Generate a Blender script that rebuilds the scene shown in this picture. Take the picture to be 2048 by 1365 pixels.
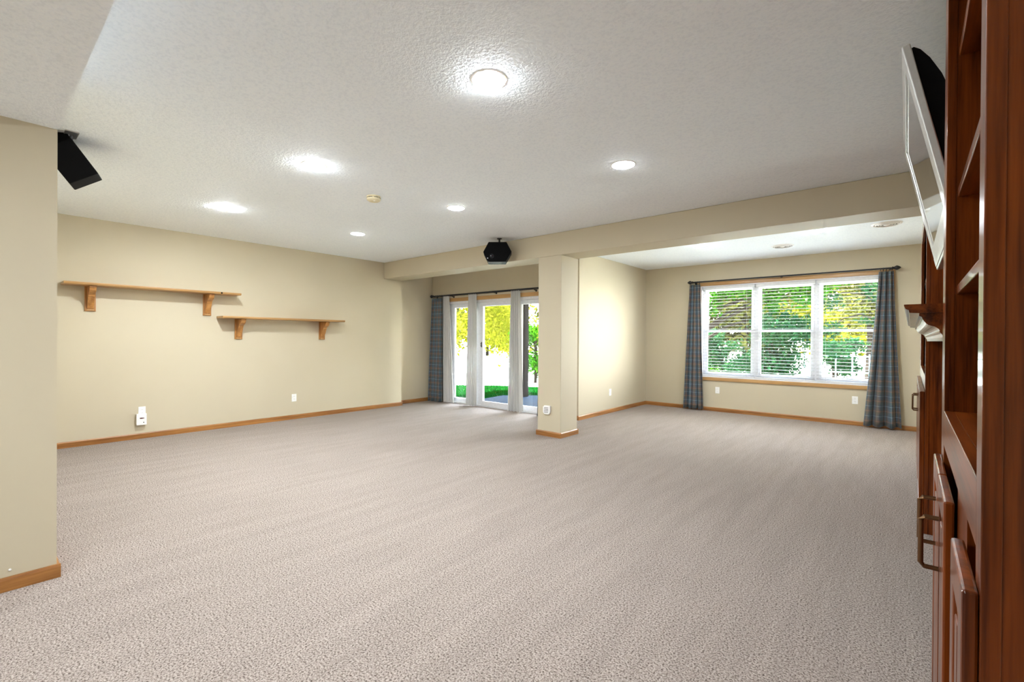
import bpy, bmesh, math, random
from mathutils import Vector, Matrix
import numpy as np

# ------------------------------------------------------------------ scene, camera, light
scene = bpy.context.scene
COL = scene.collection
for o in list(bpy.data.objects):
    bpy.data.objects.remove(o)

# X = across the room (0 at the lens, negative to the left), Y = along the room, Z = up, metres
F_PX, YAW, PITCH, ROLL, EYE = 925.63, 0.7035, -0.0044, 0.0065, 1.26
right0 = Vector((math.cos(YAW), math.sin(YAW), 0))
fwd0 = Vector((-math.sin(YAW), math.cos(YAW), 0))
up0 = Vector((0, 0, 1))
CAM_F = fwd0 * math.cos(PITCH) + up0 * math.sin(PITCH)
_up = -fwd0 * math.sin(PITCH) + up0 * math.cos(PITCH)
CAM_R = right0 * math.cos(ROLL) + _up * math.sin(ROLL)
CAM_U = -right0 * math.sin(ROLL) + _up * math.cos(ROLL)
cam = bpy.data.cameras.new('camera')
cam.sensor_width = 36.0
cam.lens = F_PX / 2048 * 36.0
cam.clip_start = 0.02
cam.clip_end = 300
cam_o = bpy.data.objects.new('camera', cam)
COL.objects.link(cam_o)
m = Matrix.Identity(4)
for i in range(3):
    m[i][0], m[i][1], m[i][2] = CAM_R[i], CAM_U[i], -CAM_F[i]
m.translation = (0, 0, EYE)
cam_o.matrix_world = m
scene.camera = cam_o

world = bpy.data.worlds.new('sky')
scene.world = world
world.use_nodes = True
wn = world.node_tree.nodes
wl = world.node_tree.links
bg = wn['Background']
SKY_STRENGTH = 15.0
tc = wn.new('ShaderNodeTexCoord')
sep = wn.new('ShaderNodeSeparateXYZ')
rmp = wn.new('ShaderNodeValToRGB')
rmp.color_ramp.elements[0].position = 0.0
rmp.color_ramp.elements[0].color = (1.0, 1.0, 0.98, 1)
rmp.color_ramp.elements[1].position = 0.8
rmp.color_ramp.elements[1].color = (0.62, 0.78, 1.0, 1)
wl.new(tc.outputs['Generated'], sep.inputs[0])
wl.new(sep.outputs['Z'], rmp.inputs[0])
wl.new(rmp.outputs[0], bg.inputs['Color'])
bg.inputs['Strength'].default_value = SKY_STRENGTH

SUN_STRENGTH = 95.0
sun = bpy.data.lights.new('sun', 'SUN')
sun.energy = SUN_STRENGTH
sun.angle = 0.02
sun.color = (1.0, 0.95, 0.86)
sun_o = bpy.data.objects.new('sun', sun)
COL.objects.link(sun_o)
sun_o.rotation_euler = Vector((0.50, 0.16, -0.85)).to_track_quat('-Z', 'Y').to_euler()
sun_o.location = (-20, -5, 20)

LAMP = 300.0            # radiance of the recessed lamp lenses
FRONT, BACK, ALCOVE, SOFFIT_FILL = 1.02, 0.14, 0.60, 0.60
vs = scene.view_settings
vs.view_transform = 'Standard'
vs.look = 'None'
vs.exposure = 1.66
vs.gamma = 1.0
vs.use_curve_mapping = False
scene.cycles.max_bounces = 7
scene.cycles.adaptive_threshold = 0.03
scene.cycles.diffuse_bounces = 6
scene.cycles.glossy_bounces = 3
scene.cycles.transmission_bounces = 4
scene.cycles.transparent_max_bounces = 12
scene.cycles.sample_clamp_indirect = 8.0

# portals in the two glazed openings: they give off nothing, they only steer the sampling of the sky
for pn, loc, sx_, sy_ in (('window_portal', (-1.495, 8.62, 1.42), 2.65, 1.64), ('door_portal', (-5.60, 6.19, 0.99), 2.76, 1.98)):
    pl = bpy.data.lights.new(pn, 'AREA')
    pl.shape = 'RECTANGLE'
    pl.size, pl.size_y = sx_, sy_
    pl.cycles.is_portal = True
    po = bpy.data.objects.new(pn, pl)
    COL.objects.link(po)
    po.location = loc
    po.rotation_euler = (-math.pi / 2, 0, 0)

# ------------------------------------------------------------------ measures
C, S = 2.625, 2.3345                     # ceiling, underside of beam and soffit
VL, VR, V1 = -7.19, -7.36, -3.862        # left wall, door recess wall, alcove side wall
U1, UB, U2, UD = 4.884, 5.277, 8.597, 6.161   # beam faces, window wall, door wall
C1, C2 = -3.691, -3.329                  # column
VF, UF = -3.372, 0.306                   # wall in the left foreground
VW, UBK = 0.46, -3.0                     # wall behind the built-ins, wall behind the lens
BT, BH = 0.015, 0.068                    # baseboard

# ------------------------------------------------------------------ materials
MATS = {}
def new_mat(name):
    mt = bpy.data.materials.new(name)
    mt.use_nodes = True
    MATS[name] = mt
    nt = mt.node_tree
    return mt, nt.nodes, nt.links, nt.nodes['Principled BSDF']

def setp(p, **kw):
    for k, v in kw.items():
        p.inputs[k.replace('_', ' ')].default_value = v

def coords(n, l, scale=(1, 1, 1), kind='Object'):
    t = n.new('ShaderNodeTexCoord')
    mp = n.new('ShaderNodeMapping')
    mp.inputs['Scale'].default_value = scale
    l.new(t.outputs[kind], mp.inputs[0])
    return mp.outputs[0]

def noise(n, l, co, scale, detail=3, rough=0.55):
    t = n.new('ShaderNodeTexNoise')
    t.inputs['Scale'].default_value = scale
    t.inputs['Detail'].default_value = detail
    t.inputs['Roughness'].default_value = rough
    l.new(co, t.inputs['Vector'])
    return t.outputs['Fac']

def ramp(n, l, fac, stops):
    r = n.new('ShaderNodeValToRGB')
    e = r.color_ramp.elements
    while len(e) < len(stops):
        e.new(0.5)
    for el, (p, c) in zip(e, stops):
        el.position = p
        el.color = (*c, 1)
    l.new(fac, r.inputs[0])
    return r.outputs[0]

def bump(n, l, h, p, strength, dist):
    b = n.new('ShaderNodeBump')
    b.inputs['Strength'].default_value = strength
    b.inputs['Distance'].default_value = dist
    l.new(h, b.inputs['Height'])
    l.new(b.outputs[0], p.inputs['Normal'])

def plain(name, col, rough=0.5, metal=0.0, spec=0.5, coat=0.0):
    mt, n, l, p = new_mat(name)
    co = coords(n, l)
    f = noise(n, l, co, 30, 2)
    c = ramp(n, l, f, [(0.3, tuple(x * 0.95 for x in col)), (0.7, tuple(min(1, x * 1.05) for x in col))])
    l.new(c, p.inputs['Base Color'])
    setp(p, Roughness=rough, Metallic=metal, Specular_IOR_Level=spec, Coat_Weight=coat)
    return mt

def wood(name, dark, light, axis, rough=0.35, coat=0.25, ring=9.0, coat_rough=0.12, spec=0.5):
    """grain runs along AXIS (0, 1 or 2)"""
    mt, n, l, p = new_mat(name)
    sc = [1.0, 1.0, 1.0]
    sc[axis] = 0.06
    co = coords(n, l, sc)
    a = noise(n, l, co, ring * 2.2, 4, 0.6)
    fine = [9.0, 9.0, 9.0]
    fine[axis] = 0.35
    co2 = coords(n, l, fine)
    b = noise(n, l, co2, 14, 3, 0.6)
    mx = n.new('ShaderNodeMath'); mx.operation = 'MULTIPLY_ADD'
    mx.inputs[1].default_value = 0.45
    l.new(b, mx.inputs[0]); l.new(a, mx.inputs[2])
    c = ramp(n, l, mx.outputs[0], [(0.52, dark), (0.70, tuple((x + y) / 2 for x, y in zip(dark, light))), (0.90, light)])
    l.new(c, p.inputs['Base Color'])
    setp(p, Roughness=rough, Coat_Weight=coat, Coat_Roughness=coat_rough, Specular_IOR_Level=spec)
    bump(n, l, b, p, 0.06, 0.002)
    return mt

# painted walls: beige with a light orange-peel
mt, n, l, p = new_mat('wall_paint')
co = coords(n, l)
f = noise(n, l, co, 1.3, 1)
l.new(ramp(n, l, f, [(0.3, (0.545, 0.480, 0.352)), (0.7, (0.565, 0.500, 0.368))]), p.inputs['Base Color'])
setp(p, Roughness=0.55, Specular_IOR_Level=0.2)

# knockdown ceiling: shading of the hollows is put into the colour
mt, n, l, p = new_mat('ceiling_texture')
co = coords(n, l)
a = noise(n, l, co, 55, 2, 0.6)
l.new(ramp(n, l, a, [(0.36, (0.845, 0.895, 0.945)), (0.50, (0.895, 0.945, 0.99)), (0.64, (0.91, 0.955, 0.99))]), p.inputs['Base Color'])
setp(p, Roughness=0.8, Specular_IOR_Level=0.1)
bump(n, l, a, p, 0.50, 0.010)

# carpet: speckled cut pile with vacuum tracks
mt, n, l, p = new_mat('carpet')
co = coords(n, l)
fine = noise(n, l, co, 130, 2, 0.8)
trk = noise(n, l, coords(n, l, (5.0, 0.55, 1)), 2.0, 2, 0.6)
sp = ramp(n, l, fine, [(0.33, (0.050, 0.032, 0.023)), (0.46, (0.285, 0.235, 0.205)), (0.62, (0.49, 0.418, 0.373))])
tn = ramp(n, l, trk, [(0.35, (0.95, 0.95, 0.95)), (0.65, (1.05, 1.05, 1.05))])
mul = n.new('ShaderNodeMix'); mul.data_type = 'RGBA'; mul.blend_type = 'MULTIPLY'; mul.inputs[0].default_value = 1
l.new(sp, mul.inputs[6]); l.new(tn, mul.inputs[7])
l.new(mul.outputs[2], p.inputs['Base Color'])
setp(p, Roughness=0.95, Specular_IOR_Level=0.05)
bump(n, l, fine, p, 0.9, 0.010)

OAK_D, OAK_L = (0.185, 0.062, 0.010), (0.42, 0.185, 0.046)
for i, ax in enumerate('xyz'):
    wood('oak_' + ax, OAK_D, OAK_L, i, 0.38, 0.2)
    wood('pale_oak_' + ax, (0.34, 0.175, 0.055), (0.54, 0.32, 0.125), i, 0.38, 0.2)
    wood('cherry_' + ax, (0.042, 0.0070, 0.0010), (0.190, 0.042, 0.0055), i, 0.30, 0.4, 11, 0.07, 0.1)
wood('bracket_oak', (0.26, 0.10, 0.020), (0.52, 0.25, 0.070), 2, 0.38, 0.2)
plain('white_plastic', (0.86, 0.85, 0.83), 0.35)
plain('white_vinyl', (0.72, 0.72, 0.75), 0.35)
plain('blind_white', (0.70, 0.70, 0.70), 0.45)
plain('slat_backlit_tone', (0.36, 0.35, 0.34), 0.6, spec=0.1)  # white slats: their backlit darkness is put into the colour
plain('ivory_plastic', (0.70, 0.62, 0.40), 0.4)
plain('black_plastic', (0.004, 0.004, 0.0045), 0.6, spec=0.08)
plain('charcoal_plastic', (0.012, 0.013, 0.017), 0.5, spec=0.2)
plain('black_iron', (0.010, 0.010, 0.012), 0.4)
plain('bronze', (0.16, 0.085, 0.040), 0.3, 0.9)
plain('silver', (0.66, 0.66, 0.64), 0.30, 0.6)
plain('steel', (0.55, 0.54, 0.52), 0.3, 0.9)
plain('screen_black', (0.010, 0.010, 0.012), 0.06, spec=0.9, coat=0.6)
plain('firebox_black', (0.012, 0.011, 0.010), 0.7)
plain('stone_surround', (0.20, 0.17, 0.14), 0.35)
plain('slot_dark', (0.03, 0.025, 0.022), 0.6)
plain('display_red', (0.10, 0.020, 0.018), 0.25)
plain('concrete', (0.0045, 0.0095, 0.018), 0.8, spec=0.03)  # blue of shade under the sky is mixed into the colour
plain('post_wood', (0.0045, 0.003, 0.0025), 0.9, spec=0.05)
plain('bark', (0.006, 0.0045, 0.0035), 0.95, spec=0.05)
plain('fence_teal', (0.03, 0.07, 0.075), 0.5)
plain('pale_ground', (0.40, 0.40, 0.34), 0.9)
plain('siding', (0.55, 0.53, 0.48), 0.7)

# lamp lenses: strength balanced row by row; the soffit pair is added fill
for nm_, f_ in (('lamp_lens_front', FRONT), ('lamp_lens_back', BACK), ('lamp_lens_alcove', ALCOVE), ('lamp_lens_soffit_fill', SOFFIT_FILL)):
    mt, n, l, p = new_mat(nm_)
    n.remove(p)
    em = n.new('ShaderNodeEmission')
    em.inputs['Color'].default_value = (0.885, 0.95, 1.0, 1)
    em.inputs['Strength'].default_value = LAMP * f_
    l.new(em.outputs[0], n['Material Output'].inputs[0])

# window glass: mostly clear with a faint mirror
mt, n, l, p = new_mat('glass')
n.remove(p)
tr = n.new('ShaderNodeBsdfTransparent'); tr.inputs[0].default_value = (0.97, 0.985, 0.98, 1)
gl = n.new('ShaderNodeBsdfGlossy'); gl.inputs['Roughness'].default_value = 0.02
mixs = n.new('ShaderNodeMixShader'); mixs.inputs[0].default_value = 0.04
l.new(tr.outputs[0], mixs.inputs[1]); l.new(gl.outputs[0], mixs.inputs[2])
l.new(mixs.outputs[0], n['Material Output'].inputs[0])

# sheer curtain
mt, n, l, p = new_mat('sheer')
n.remove(p)
tr = n.new('ShaderNodeBsdfTransparent')
df = n.new('ShaderNodeBsdfDiffuse'); df.inputs[0].default_value = (0.62, 0.61, 0.59, 1)
tl = n.new('ShaderNodeBsdfTranslucent'); tl.inputs[0].default_value = (0.10, 0.10, 0.104, 1)
m1 = n.new('ShaderNodeMixShader'); m1.inputs[0].default_value = 0.12
m2 = n.new('ShaderNodeMixShader')
co = coords(n, l, (1, 1, 1), 'UV')
wv = noise(n, l, co, 400, 1)
l.new(ramp(n, l, wv, [(0.3, (0.985, 0.985, 0.985)), (0.7, (0.998, 0.998, 0.998))]), m2.inputs[0])
l.new(df.outputs[0], m1.inputs[1]); l.new(tl.outputs[0], m1.inputs[2])
l.new(tr.outputs[0], m2.inputs[1]); l.new(m1.outputs[0], m2.inputs[2])
l.new(m2.outputs[0], n['Material Output'].inputs[0])

# plaid cloth on UV (metres)
mt, n, l, p = new_mat('plaid')
t = n.new('ShaderNodeTexCoord')
sx = n.new('ShaderNodeSeparateXYZ')
l.new(t.outputs['UV'], sx.inputs[0])
def band(src, period, centre, half, soft):
    a = n.new('ShaderNodeMath'); a.operation = 'MULTIPLY_ADD'
    a.inputs[1].default_value = 1 / period; a.inputs[2].default_value = 0.5 - centre / period
    l.new(src, a.inputs[0])
    b = n.new('ShaderNodeMath'); b.operation = 'FRACT'; l.new(a.outputs[0], b.inputs[0])
    c = n.new('ShaderNodeMath'); c.operation = 'SUBTRACT'; c.inputs[1].default_value = 0.5; l.new(b.outputs[0], c.inputs[0])
    d = n.new('ShaderNodeMath'); d.operation = 'ABSOLUTE'; l.new(c.outputs[0], d.inputs[0])
    e = n.new('ShaderNodeMapRange'); e.interpolation_type = 'SMOOTHSTEP'
    e.inputs['From Min'].default_value = half / period; e.inputs['From Max'].default_value = (half + soft) / period
    e.inputs['To Min'].default_value = 1; e.inputs['To Max'].default_value = 0
    l.new(d.outputs[0], e.inputs['Value'])
    return e.outputs[0]
def over(base, col, fac, amt):
    mx_ = n.new('ShaderNodeMix'); mx_.data_type = 'RGBA'
    ml = n.new('ShaderNodeMath'); ml.operation = 'MULTIPLY'; ml.inputs[1].default_value = amt
    l.new(fac, ml.inputs[0]); l.new(ml.outputs[0], mx_.inputs[0])
    if isinstance(base, tuple):
        mx_.inputs[6].default_value = (*base, 1)
    else:
        l.new(base, mx_.inputs[6])
    mx_.inputs[7].default_value = (*col, 1)
    return mx_.outputs[2]
P = 0.145
c = over((0.055, 0.078, 0.108), (0.125, 0.080, 0.057), band(sx.outputs['Y'], P, P / 2, 0.018, 0.025), 0.60)
c = over(c, (0.125, 0.080, 0.057), band(sx.outputs['X'], P, P / 2, 0.016, 0.025), 0.5)
c = over(c, (0.075, 0.085, 0.055), band(sx.outputs['Y'], P, P * 0.28, 0.008, 0.008), 0.45)
c = over(c, (0.060, 0.115, 0.150), band(sx.outputs['X'], P, 0, 0.014, 0.018), 0.6)
c = over(c, (0.36, 0.50, 0.56), band(sx.outputs['Y'], P, 0, 0.0020, 0.0015), 0.5)
c = over(c, (0.45, 0.37, 0.18), band(sx.outputs['X'], P, P / 2, 0.0018, 0.0015), 0.45)
c = over(c, (0.46, 0.20, 0.10), band(sx.outputs['Y'], P, P / 2, 0.0018, 0.0015), 0.6)
c = over(c, (0.36, 0.46, 0.50), band(sx.outputs['X'], P, 0.02, 0.0018, 0.0015), 0.35)
l.new(c, p.inputs['Base Color'])
setp(p, Roughness=0.6, Sheen_Weight=0.2)
wv = noise(n, l, coords(n, l, (1, 1, 1), 'UV'), 300, 2)
bump(n, l, wv, p, 0.15, 0.001)

def leaf_mat(name, c1, c2, c3):
    mt, n, l, p = new_mat(name)
    co = coords(n, l)
    f = noise(n, l, co, 2.2, 4, 0.7)
    c = ramp(n, l, f, [(0.32, c1), (0.5, c2), (0.68, c3)])
    l.new(c, p.inputs['Base Color'])
    setp(p, Roughness=0.7, Specular_IOR_Level=0.0)
    tlb = n.new('ShaderNodeBsdfTranslucent')
    l.new(c, tlb.inputs[0])
    ms = n.new('ShaderNodeMixShader'); ms.inputs[0].default_value = 0.35
    l.new(p.outputs[0], ms.inputs[1]); l.new(tlb.outputs[0], ms.inputs[2])
    l.new(ms.outputs[0], n['Material Output'].inputs[0])
leaf_mat('leaf_yellow', (0.028, 0.034, 0.002), (0.055, 0.056, 0.003), (0.085, 0.078, 0.008))
leaf_mat('leaf_green', (0.004, 0.026, 0.0008), (0.009, 0.042, 0.0015), (0.018, 0.058, 0.003))
leaf_mat('leaf_dark', (0.002, 0.011, 0.004), (0.005, 0.021, 0.008), (0.012, 0.031, 0.009))
leaf_mat('leaf_pale', (0.016, 0.022, 0.004), (0.034, 0.037, 0.008), (0.055, 0.048, 0.016))
leaf_mat('grass', (0.0004, 0.012, 0.0012), (0.0008, 0.017, 0.0018), (0.0012, 0.022, 0.0024))

mt, n, l, p = new_mat('pond_water')
co = coords(n, l)
f = noise(n, l, co, 0.6, 3)
l.new(ramp(n, l, f, [(0.3, (0.55, 0.64, 0.66)), (0.7, (0.66, 0.74, 0.74))]), p.inputs['Base Color'])
setp(p, Roughness=0.25)
bump(n, l, noise(n, l, co, 5, 2), p, 0.3, 0.02)
M = MATS

# ------------------------------------------------------------------ mesh helpers
class MB:
    """collects shapes and links them as ONE mesh object"""
    def __init__(self):
        self.b = bmesh.new()
        self.smooth = False
    def box(self, x0, x1, y0, y1, z0, z1, bevel=0.0):
        r = bmesh.ops.create_cube(self.b, size=1.0)
        vv = r['verts']
        for v in vv:
            v.co = Vector(((x0 + x1) / 2 + v.co.x * (x1 - x0), (y0 + y1) / 2 + v.co.y * (y1 - y0), (z0 + z1) / 2 + v.co.z * (z1 - z0)))
        if bevel > 0:
            ed = list({e for v in vv for e in v.link_edges})
            bmesh.ops.bevel(self.b, geom=ed, offset=bevel, segments=2, affect='EDGES', profile=0.6)
        return self
    def prism(self, pts, axis, a0, a1):
        """closed outline PTS (2D in the two other axes, in order) pushed along AXIS from a0 to a1"""
        def P3(p, a):
            q = [p[0], p[1]]
            q.insert(axis, a)
            return Vector(q)
        v0 = [self.b.verts.new(P3(p, a0)) for p in pts]
        v1 = [self.b.verts.new(P3(p, a1)) for p in pts]
        k = len(pts)
        self.b.faces.new(v0)
        self.b.faces.new(v1[::-1])
        for i in range(k):
            j = (i + 1) % k
            self.b.faces.new((v0[i], v1[i], v1[j], v0[j]))
        return self
    def holed(self, axis, a0, a1, outer, inner):
        """slab between a0..a1 along AXIS with a rectangular hole; outer/inner = (p0,p1,q0,q1)"""
        def P3(p, q, a):
            w = [p, q]; w.insert(axis, a)
            return self.b.verts.new(Vector(w))
        def rect(r, a):
            return [P3(r[0], r[2], a), P3(r[1], r[2], a), P3(r[1], r[3], a), P3(r[0], r[3], a)]
        o0, i0, o1, i1 = rect(outer, a0), rect(inner, a0), rect(outer, a1), rect(inner, a1)
        for k in range(4):
            j = (k + 1) % 4
            for f in ((o0[k], o0[j], i0[j], i0[k]), (o1[j], o1[k], i1[k], i1[j]), (o0[j], o0[k], o1[k], o1[j]), (i0[k], i0[j], i1[j], i1[k])):
                self.b.faces.new(f)
        return self
    def lathe(self, prof, seg=24, axis=2, at=(0, 0, 0), cap=True):
        """profile [(r, h)] around AXIS through AT"""
        rings = []
        at = Vector(at)
        for r, hgt in prof:
            ring = []
            for k in range(seg):
                a = 2 * math.pi * k / seg
                q = [r * math.cos(a), r * math.sin(a)]
                q.insert(axis, hgt)
                ring.append(self.b.verts.new(Vector(q) + at))
            rings.append(ring)
        for a, b in zip(rings, rings[1:]):
            for k in range(seg):
                j = (k + 1) % seg
                self.b.faces.new((a[k], a[j], b[j], b[k]))
        if cap:
            self.b.faces.new(rings[0][::-1])
            self.b.faces.new(rings[-1])
        self.smooth = True
        return self
    def tube(self, pts, r, seg=10):
        pts = [Vector(p) for p in pts]
        rad = r if isinstance(r, (list, tuple)) else [r] * len(pts)
        rings = []
        ref = Vector((0.13, 0.27, 0.95))
        for i, p in enumerate(pts):
            d = (pts[min(i + 1, len(pts) - 1)] - pts[max(i - 1, 0)]).normalized()
            a = d.cross(ref)
            if a.length < 0.05:
                a = d.cross(Vector((1, 0, 0)))
            a.normalize()
            b = d.cross(a)
            rings.append([self.b.verts.new(p + (a * math.cos(2 * math.pi * k / seg) + b * math.sin(2 * math.pi * k / seg)) * rad[i]) for k in range(seg)])
        for a, b in zip(rings, rings[1:]):
            for k in range(seg):
                j = (k + 1) % seg
                self.b.faces.new((a[k], a[j], b[j], b[k]))
        self.b.faces.new(rings[0][::-1])
        self.b.faces.new(rings[-1])
        self.smooth = True
        return self
    def build(self, name, mat, parent=None, loc=None, bevel=0.0):
        bmesh.ops.recalc_face_normals(self.b, faces=self.b.faces[:])
        me = bpy.data.meshes.new(name)
        self.b.to_mesh(me)
        self.b.free()
        me.materials.append(M[mat])
        o = bpy.data.objects.new(name, me)
        COL.objects.link(o)
        if self.smooth:
            for f in me.polygons:
                f.use_smooth = True
            try:
                me.set_sharp_from_angle(angle=math.radians(38))
            except Exception:
                pass
        if bevel > 0:
            bv = o.modifiers.new('bevel', 'BEVEL')
            bv.width = bevel
            bv.segments = 2
            bv.limit_method = 'ANGLE'
        if parent is not None:
            o.parent = parent
        if loc is not None:
            o.location = loc
        return o

def box(name, mat, b, parent=None, bevel=0.0):
    return MB().box(*b).build(name, mat, parent, bevel=bevel)

def tag(o, label, cat, group=None, kind=None):
    o['label'] = label
    o['category'] = cat
    if group:
        o['group'] = group
    if kind:
        o['kind'] = kind
    return o

def struct(o, label, cat):
    return tag(o, label, cat, kind='structure')

def empty(name, loc=(0, 0, 0), rz=0.0):
    o = bpy.data.objects.new(name, None)
    o.empty_display_size = 0.1
    COL.objects.link(o)
    o.location = loc
    o.rotation_euler = (0, 0, rz)
    return o

def children(o):
    return [c for c in bpy.data.objects if c.parent == o]

def copy_tree(o, parent=None):
    c = o.copy()
    COL.objects.link(c)
    c.parent = parent
    for ch in children(o):
        copy_tree(ch, c)
    return c

# ------------------------------------------------------------------ room shell
L_OUT = [(-7.6, UBK - .15), (VW + .15, UBK - .15), (VW + .15, U2 + .16), (V1 - .15, U2 + .16), (V1 - .15, UD + .16), (-7.6, UD + .16)]
struct(MB().prism(L_OUT, 2, -0.12, 0.0).build('floor', 'carpet'), 'speckled beige cut pile carpet over the whole floor', 'carpet')
struct(MB().prism(L_OUT, 2, C, C + .18).build('ceiling', 'ceiling_texture'), 'white knockdown textured ceiling over the main room', 'ceiling')
struct(box('ceiling_soffit', 'ceiling_texture', (VF, VW, UBK, UF, S, C - .001)), 'lower white textured ceiling soffit in the upper left corner', 'soffit')
struct(box('wall_left', 'wall_paint', (-7.6, VL, UF, UB, 0, C)), 'long beige wall that carries the two oak shelves', 'wall')
struct(box('wall_left_recess', 'wall_paint', (-7.6, VR, UB, UD, 0, C)), 'short beige wall left of the sliding door', 'wall')
struct(box('wall_foreground', 'wall_paint', (-7.6, VF, UBK, UF, 0, C)), 'beige wall at the left edge, nearest the viewer', 'wall')
struct(box('wall_back', 'wall_paint', (VF, VW + .15, UBK - .15, UBK, 0, C)), 'beige wall behind the viewer', 'wall')
struct(box('wall_right', 'wall_paint', (VW, VW + .15, UBK, U2 + .16, 0, C)), 'beige wall behind the wooden built-ins', 'wall')
struct(box('wall_alcove_side', 'wall_paint', (V1 - .15, V1, UD, U2 + .16, 0, C)), 'pale beige side wall of the window alcove beside the column', 'wall')

# door wall and window wall with real openings
DO = (-6.98, -4.22, 0.0, 1.985)
struct(MB().prism([(-7.6, 0), (DO[0], 0), (DO[0], DO[3]), (DO[1], DO[3]), (DO[1], 0), (V1 - .15, 0), (V1 - .15, C), (-7.6, C)], 1, UD, UD + .16).build('wall_door', 'wall_paint'),
       'beige wall around the sliding patio door', 'wall')
struct(box('wall_door_end', 'wall_paint', (V1 - .15, V1, UD - .001, UD, 0, C)), 'narrow beige wall end between column and window alcove', 'wall')
WO = (-2.82, -0.17, 0.600, 2.235)
struct(MB().holed(1, U2, U2 + .16, (V1, VW, 0, C), WO).build('wall_window', 'wall_paint'), 'beige far wall around the triple window', 'wall')

struct(box('wall_beam', 'wall_paint', (VL, VW, U1, UB, S, C - .001), bevel=0.006), 'dropped beige beam running across the room under the ceiling', 'beam')
struct(box('wall_column', 'wall_paint', (C1, C2, U1, UB, 0, S), bevel=0.006), 'square beige column holding up the beam', 'column')

# baseboards
def baseboard(name, runs, label):
    """runs: (axis, fixed, side, a0, a1): a board along AXIS, against the plane FIXED, standing out to SIDE"""
    root = empty(name, (0, 0, 0))
    for axis, fx, side, a0, a1 in runs:
        t0, t1 = fx, fx + side * BT
        prof = [(t0, 0), (t1, 0), (t1, BH - .012), (t1 - side * .006, BH), (t0, BH)]
        # prism profile is (other horizontal, z)
        pr = [(q, z) for q, z in prof]
        MB().prism(pr, axis, a0, a1).build('board', 'oak_y' if axis == 1 else 'oak_x', root)
    return struct(root, label, 'baseboard')
baseboard('baseboard_left', [(1, VL, 1, UF + BT, UB + BT), (0, UB, 1, VR + BT, VL), (1, VR, 1, UB + BT, UD)], 'honey oak baseboard along the left wall under the shelves')
baseboard('baseboard_foreground', [(1, VF, 1, UBK, UF + BT), (0, UF, 1, VL, VF)], 'honey oak baseboard on the near left wall')
baseboard('baseboard_door', [(0, UD, -1, VR + BT, DO[0] - .065), (0, UD, -1, DO[1] + .065, V1)], 'honey oak baseboard beside the sliding door')
baseboard('baseboard_alcove', [(1, V1, 1, UD - BT, U2)], 'honey oak baseboard on the alcove side wall')
baseboard('baseboard_window', [(0, U2, -1, V1 + BT, VW)], 'honey oak baseboard under the triple window')
baseboard('baseboard_column', [(0, U1, -1, C1 - BT, C2 + BT), (0, UB, 1, C1 - BT, C2 + BT), (1, C1, -1, U1, UB), (1, C2, 1, U1, UB)], 'honey oak baseboard wrapped around the column foot')

# ------------------------------------------------------------------ triple window
win = empty('window_1', ((WO[0] + WO[1]) / 2, U2, WO[2]))
wx, wz = win.location.x, win.location.z
def W(b):   # world box -> local to the window
    return (b[0] - wx, b[1] - wx, b[2] - U2, b[3] - U2, b[4] - wz, b[5] - wz)
MB().holed(1, 0.0, 0.15, (WO[0] - wx - .0, WO[1] - wx, WO[2] - wz, WO[3] - wz), (WO[0] + .022 - wx, WO[1] - .022 - wx, WO[2] + .02 - wz, WO[3] - .022 - wz)).build('jamb', 'white_vinyl', win)
unit_edges = [(-2.798, -1.928), (-1.928, -1.062), (-1.062, -0.192)]
glass = []
for k, (a, b) in enumerate(unit_edges):
    fr = MB().holed(1, 0.075, 0.145, (a - wx, b - wx, .020, WO[3] - .022 - wz), (a + .04 - wx, b - .04 - wx, .055, WO[3] - .055 - wz)).build('frame', 'white_vinyl', win)
    z0, zc, z1 = .655, 1.425, 2.18
    for nm, za, zb, y0 in (('lower_sash', z0, zc + .02, .085), ('upper_sash', zc - .02, z1, .112)):
        ga, gb = a + .078, b - .058
        sh = MB().holed(1, y0, y0 + .028, (a + .04 - wx, b - .04 - wx, za - wz, zb - wz), (a + .078 - wx, b - .078 - wx, za + .04 - wz, zb - .04 - wz)).build(nm, 'white_vinyl', win)
        MB().box(a + .076 - wx, b - .076 - wx, y0 + .012, y0 + .016, za + .038 - wz, zb - .038 - wz).build('pane', 'glass', sh)
# oak casing
ca = .062
for nm, b, mt_ in (('head_casing', (WO[0] - ca, WO[1] + ca, -.018, 0, WO[3] - .002, WO[3] + .060), 'pale_oak_x'),
                   ('apron', (WO[0] - ca, WO[1] + ca, -.020, 0, WO[2] - .056, WO[2]), 'pale_oak_x'),
                   ('side_casing', (WO[0] - ca, WO[0], -.018, 0, WO[2], WO[3] - .002), 'pale_oak_z'),
                   ('side_casing', (WO[1], WO[1] + ca, -.018, 0, WO[2], WO[3] - .002), 'pale_oak_z')):
    MB().box(b[0] - wx, b[1] - wx, b[2], b[3], b[4] - wz, b[5] - wz).build(nm, mt_, win, bevel=.003)
struct(win, 'white triple double-hung window with pale oak casing', 'window')

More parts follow.
